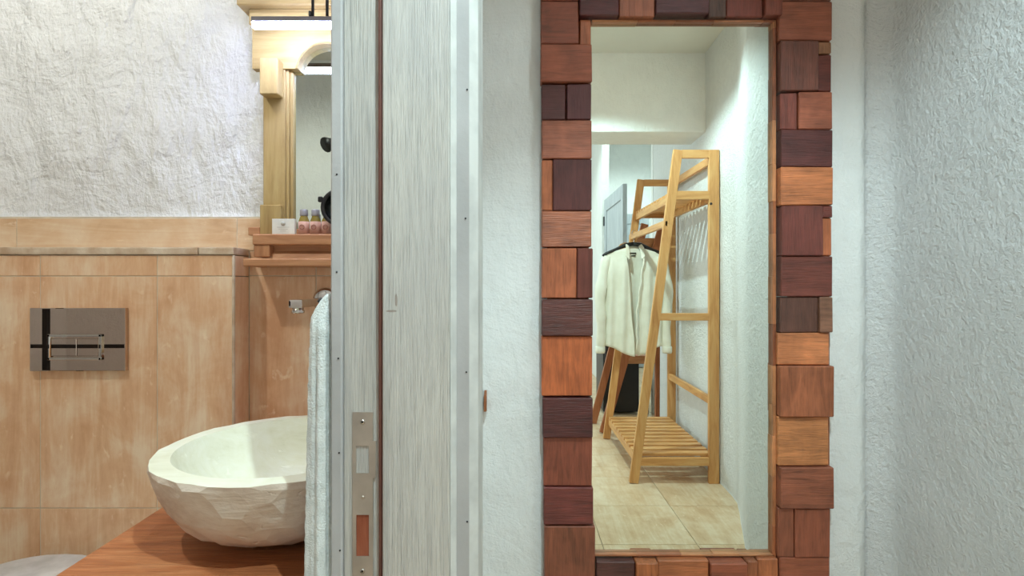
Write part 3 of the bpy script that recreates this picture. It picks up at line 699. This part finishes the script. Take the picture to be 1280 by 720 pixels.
# shirt on hanger
HX, HY = .838, -1.0
hg = thing('clothes_hanger', 'black clothes hanger hooked over the rack rail', 'hanger', (HX, HY, 1.40))
bm = bmesh.new(); add_tube(bm, [(HX+.016*math.cos(a)+.006, HY, 1.447+.016*math.sin(a)) for a in [math.pi*(-.35)+math.pi*1.55*k/14 for k in range(15)]][::-1]+[(HX+.004, HY, 1.40), (HX+.002, HY, 1.36)], .0025, 8)
centred('hook', bm, M['chrome'], hg, True)
bm = bmesh.new()
for s in (-1, 1):
    add_tube(bm, [(HX, HY, 1.372), (HX+s*.05, HY, 1.364), (HX+s*.12, HY+.005, 1.335), (HX+s*.19, HY+.012, 1.305), (HX+s*.212, HY+.014, 1.285)], [.014, .016, .010, .010, .012], 10)
centred('shoulders', bm, M['black'], hg, True)
st = thing('shirt', 'cream button shirt hanging open on the black hanger', 'shirt', (HX, HY, .6))
def shoulder(u): return 1.352-.055*min(1, abs(u))**1.3
def hw(z): return .198 if z > 1.2 else .198+.012*(1.2-z)
def panel(name, u0, u1, front, opening=None, nu=26, nz=44):
    bm = bmesh.new(); g = []
    for j in range(nz+1):
        t = j/nz; row = []
        for i in range(nu+1):
            u = u0+(u1-u0)*i/nu
            if opening: 
                e = opening(t); u = e+(u1-e)*i/nu
            top = shoulder(u); hem = .635-.035*math.cos(u*math.pi/1.0)*1.0 if abs(u) < 1 else .66
            if front and opening: top = min(top, 1.375)
            z = top+(hem-top)*t
            dep = .042*math.sqrt(max(0, 1-u*u*.96))*(.35+.65*min(1, t*5))
            fold = .012*math.sin(u*15+1.2*t+(.5 if front else 2))*min(1, t*2.5)+.006*noise.noise(Vector((u*5, t*3, 2 if front else 9)))
            y = HY+(dep+fold if front else -dep*.7+fold*.6)
            row.append(bm.verts.new((HX+u*hw(z), y, z)))
        g.append(row)
    for a, b in zip(g, g[1:]):
        for i in range(nu): bm.faces.new((a[i], a[i+1], b[i+1], b[i]))
    o = centred(name, bm, M['shirt'], st, True)
    md = o.modifiers.new('thickness', 'SOLIDIFY'); md.thickness = .0015; return o
panel('back_panel', -1, 1, False)
panel('front_panel', -.2, -1, True, lambda t: -.27+.25*min(1, t*1.2)+.02*math.sin(t*7))
panel('front_panel', .2, 1, True, lambda t: .28-.18*min(1, t*1.1)+.02*math.sin(t*9))
for s in (-1, 1):
    pts = []; rr = []
    for k in range(17):
        t = k/16; pts.append((HX+s*(.185+.047*min(1, t*2.2)+.008*math.sin(t*6)), HY+.012+.012*math.sin(t*5+s), 1.285-.655*t)); rr.append(.030+.014*min(1, t*3)-.016*t+.003*math.sin(t*23))
    tube('sleeve', pts, rr, M['shirt'], st, 14)
    zc = 1.285-.655
    lathe('cuff', [(.030, -.012), (.034, .0), (.034, .03), (.031, .036)], (HX+s*(.232+.008*math.sin(6)), HY+.012+.012*math.sin(5+s), zc), M['shirt'], st, 16)
    # collar leaf
    bm = bmesh.new(); c0 = [(s*.030, -.02, 1.385), (s*.052, .0, 1.378), (s*.060, .052, 1.345), (s*.066, .066, 1.285), (s*.040, .062, 1.262), (s*.036, .05, 1.32)]
    vsx = [bm.verts.new((HX+a, HY+b, c)) for a, b, c in c0]; bm.faces.new((vsx[0], vsx[1], vsx[2], vsx[5])); bm.faces.new((vsx[5], vsx[2], vsx[3], vsx[4]))
    o = centred('collar', bm, M['shirt'], st); md = o.modifiers.new('thickness', 'SOLIDIFY'); md.thickness = .004
bm = bmesh.new(); add_tube(bm, [(HX+.058+(.012-.058)*min(1, k/9)+.004*math.sin(k*1.9), HY+.058+.004*math.sin(k*2.3), 1.27-.64*k/16) for k in range(17)], .0065, 8); centred('placket', bm, M['shirt'], st, True)
box('collar_stand', (HX-.046, HX+.046, HY-.028, HY-.018, 1.345, 1.378), M['shirt'], st, .002)
box('neck_label', (HX-.022, HX+.022, HY-.012, HY-.0105, 1.302, 1.312), M['dark'], st, 0)
box('neck_label', (HX-.014, HX+.018, HY-.012, HY-.0105, 1.286, 1.294), M['dark'], st, 0)

# brown wooden A-frame stand between rack and fridge
sd = thing('wooden_stand', 'brown wooden folding stand with splayed legs behind the rack', 'stand', (.9, 2*YG-4.1, 0))
beam('leg', V(754, 541, 3.99), V(828, 284, 4.02), .028, .062, M['brownw'], sd, up=(1, 0, 0))
beam('leg', V(741, 529, 4.27), V(806, 280, 4.20), .026, .055, M['brownw'], sd, up=(1, 0, 0))
box('board', (.925, 1.075, 2*YG-4.07, 2*YG-4.04, 1.345, 1.435), M['redwx'], sd)
box('board', (.80, 1.10, 2*YG-4.12, 2*YG-4.05, .50, .56), M['redwx'], sd)
beam('leg', (1.08, 2*YG-4.05, .0), (1.085, 2*YG-4.05, 1.42), .03, .04, M['brownw'], sd)
prism('armrest', [(X(774, 4.05)+.0, Z(308, 4.05)), (X(776, 4.05), Z(305, 4.05)), (X(781, 4.05), Z(303, 4.05)), (X(800, 4.05), Z(303, 4.05)), (X(800, 4.05), Z(312, 4.05)), (X(774, 4.05), Z(312, 4.05))], 'xz', 2*YG-4.09, 2*YG-4.06, M['pinex'], sd)

# minibar fridge and flask
yf_ = 2*YG-4.56
fr = thing('minibar', 'black minibar fridge standing on the floor behind the rack', 'fridge', (.95, yf_-.2, 0))
box('cabinet', (.765, 1.065, yf_-.38, yf_-.03, .02, .60), M['darkgrey'], fr, .005)
box('door', (.765, 1.065, yf_-.03, yf_, .02, .60), M['black'], fr, .005)
box('handle', (.775, .79, yf_, yf_+.02, .45, .58), M['darkgrey'], fr, .004)
for a in (.79, 1.03): box('foot', (a, a+.02, yf_-.3, yf_-.28, 0, .021), M['dark'], fr)
fk = thing('flask', 'silver metal flask on the floor beside the minibar', 'flask', (1.118, yf_-.01, 0))
lathe('body', [(.028, 0), (.03, .004), (.03, .2), (.028, .206)], (1.118, yf_-.01, 0), M['silver'], fk)
lathe('collar_ring', [(.031, .198), (.031, .206)], (1.118, yf_-.01, 0), M['dark'], fk)
lathe('lid', [(.029, .206), (.029, .27), (.024, .276)], (1.118, yf_-.01, 0), M['silver'], fk)

# grey panelled door standing open in line with the partition, and a second grey door in the rear wall
def panel_door(name, label, axis, a0, a1, fixed, z1, thick=.04):
    d = struct(thing(name, label, 'door', (fixed if axis == 'y' else (a0+a1)/2, (a0+a1)/2 if axis == 'y' else fixed, 0))) 
    del d['category']
    def b(nm, u0, u1, f0, f1, z0, zz1):
        bb = (f0, f1, u0, u1, z0, zz1) if axis == 'y' else (u0, u1, f0, f1, z0, zz1)
        return box(nm, bb, M['door_blue'], d, .003)
    w_ = .10
    b('stile', a0, a0+w_, fixed-thick/2, fixed+thick/2, .01, z1); b('stile', a1-w_, a1, fixed-thick/2, fixed+thick/2, .01, z1)
    for z0_, zt_ in ((.01, .2), (1.0, 1.12), (z1-.13, z1)): b('door_rail', a0+w_, a1-w_, fixed-thick/2, fixed+thick/2, z0_, zt_)
    for z0_, zt_ in ((.2, 1.0), (1.12, z1-.13)): b('panel', a0+w_, a1-w_, fixed-thick/4, fixed+thick/4, z0_, zt_)
    return d
d3 = panel_door('door_3', 'grey washed panel door standing open at the partition end', 'y', -3.14, -2.16, 1.02, 2.0)
for z in (.3, 1.1, 1.77):
    box('hinge', (.988, 1.0, -3.15, -3.12, z-.05, z+.05), M['dark'], d3)
d4 = panel_door('door_4', 'second grey washed panel door in the rear wall', 'x', 1.10, 1.78, -4.325, 2.0)
for z in (1.5, 1.85): box('hinge', (1.60, 1.63, -4.31, -4.295, z-.05, z+.05), M['dark'], d4)

# ceiling downlights, the fill ones added to brighten hall and room
def downlight(loc, lab):
    CEIL = loc[2]+.03
    d = thing('downlight', lab, 'ceiling light', (loc[0], loc[1], CEIL), 'recessed ceiling downlights')
    bm = bmesh.new(); add_tube(bm, [(loc[0]+.045*math.cos(a), loc[1]+.045*math.sin(a), CEIL-.004) for a in [2*math.pi*k/24 for k in range(25)]], .006, 8, False)
    centred('bezel', bm, M['winframe'], d, True)
    lathe('lens', [(.04, -.001), (.04, .004)], (loc[0], loc[1], CEIL-.003), M['lamp_on'], d, 24)
downlight(HALL_L, 'round recessed downlight in the hall ceiling before the mirror')
downlight(HALL_L3, 'round recessed downlight in the hall ceiling by the right wall')
downlight(HALL_FILL, 'added fill downlight in the hall ceiling close to the mirror wall')
downlight(ROOM_FILL2, 'added fill downlight in the room ceiling by the rear grey door')
downlight(ROOM_FILL, 'added fill downlight in the room ceiling beyond the rack')
downlight(BATH_L, 'round recessed downlight in the bathroom ceiling near the toilet')
downlight(BATH_L2, 'round recessed downlight in the bathroom ceiling above the basin')
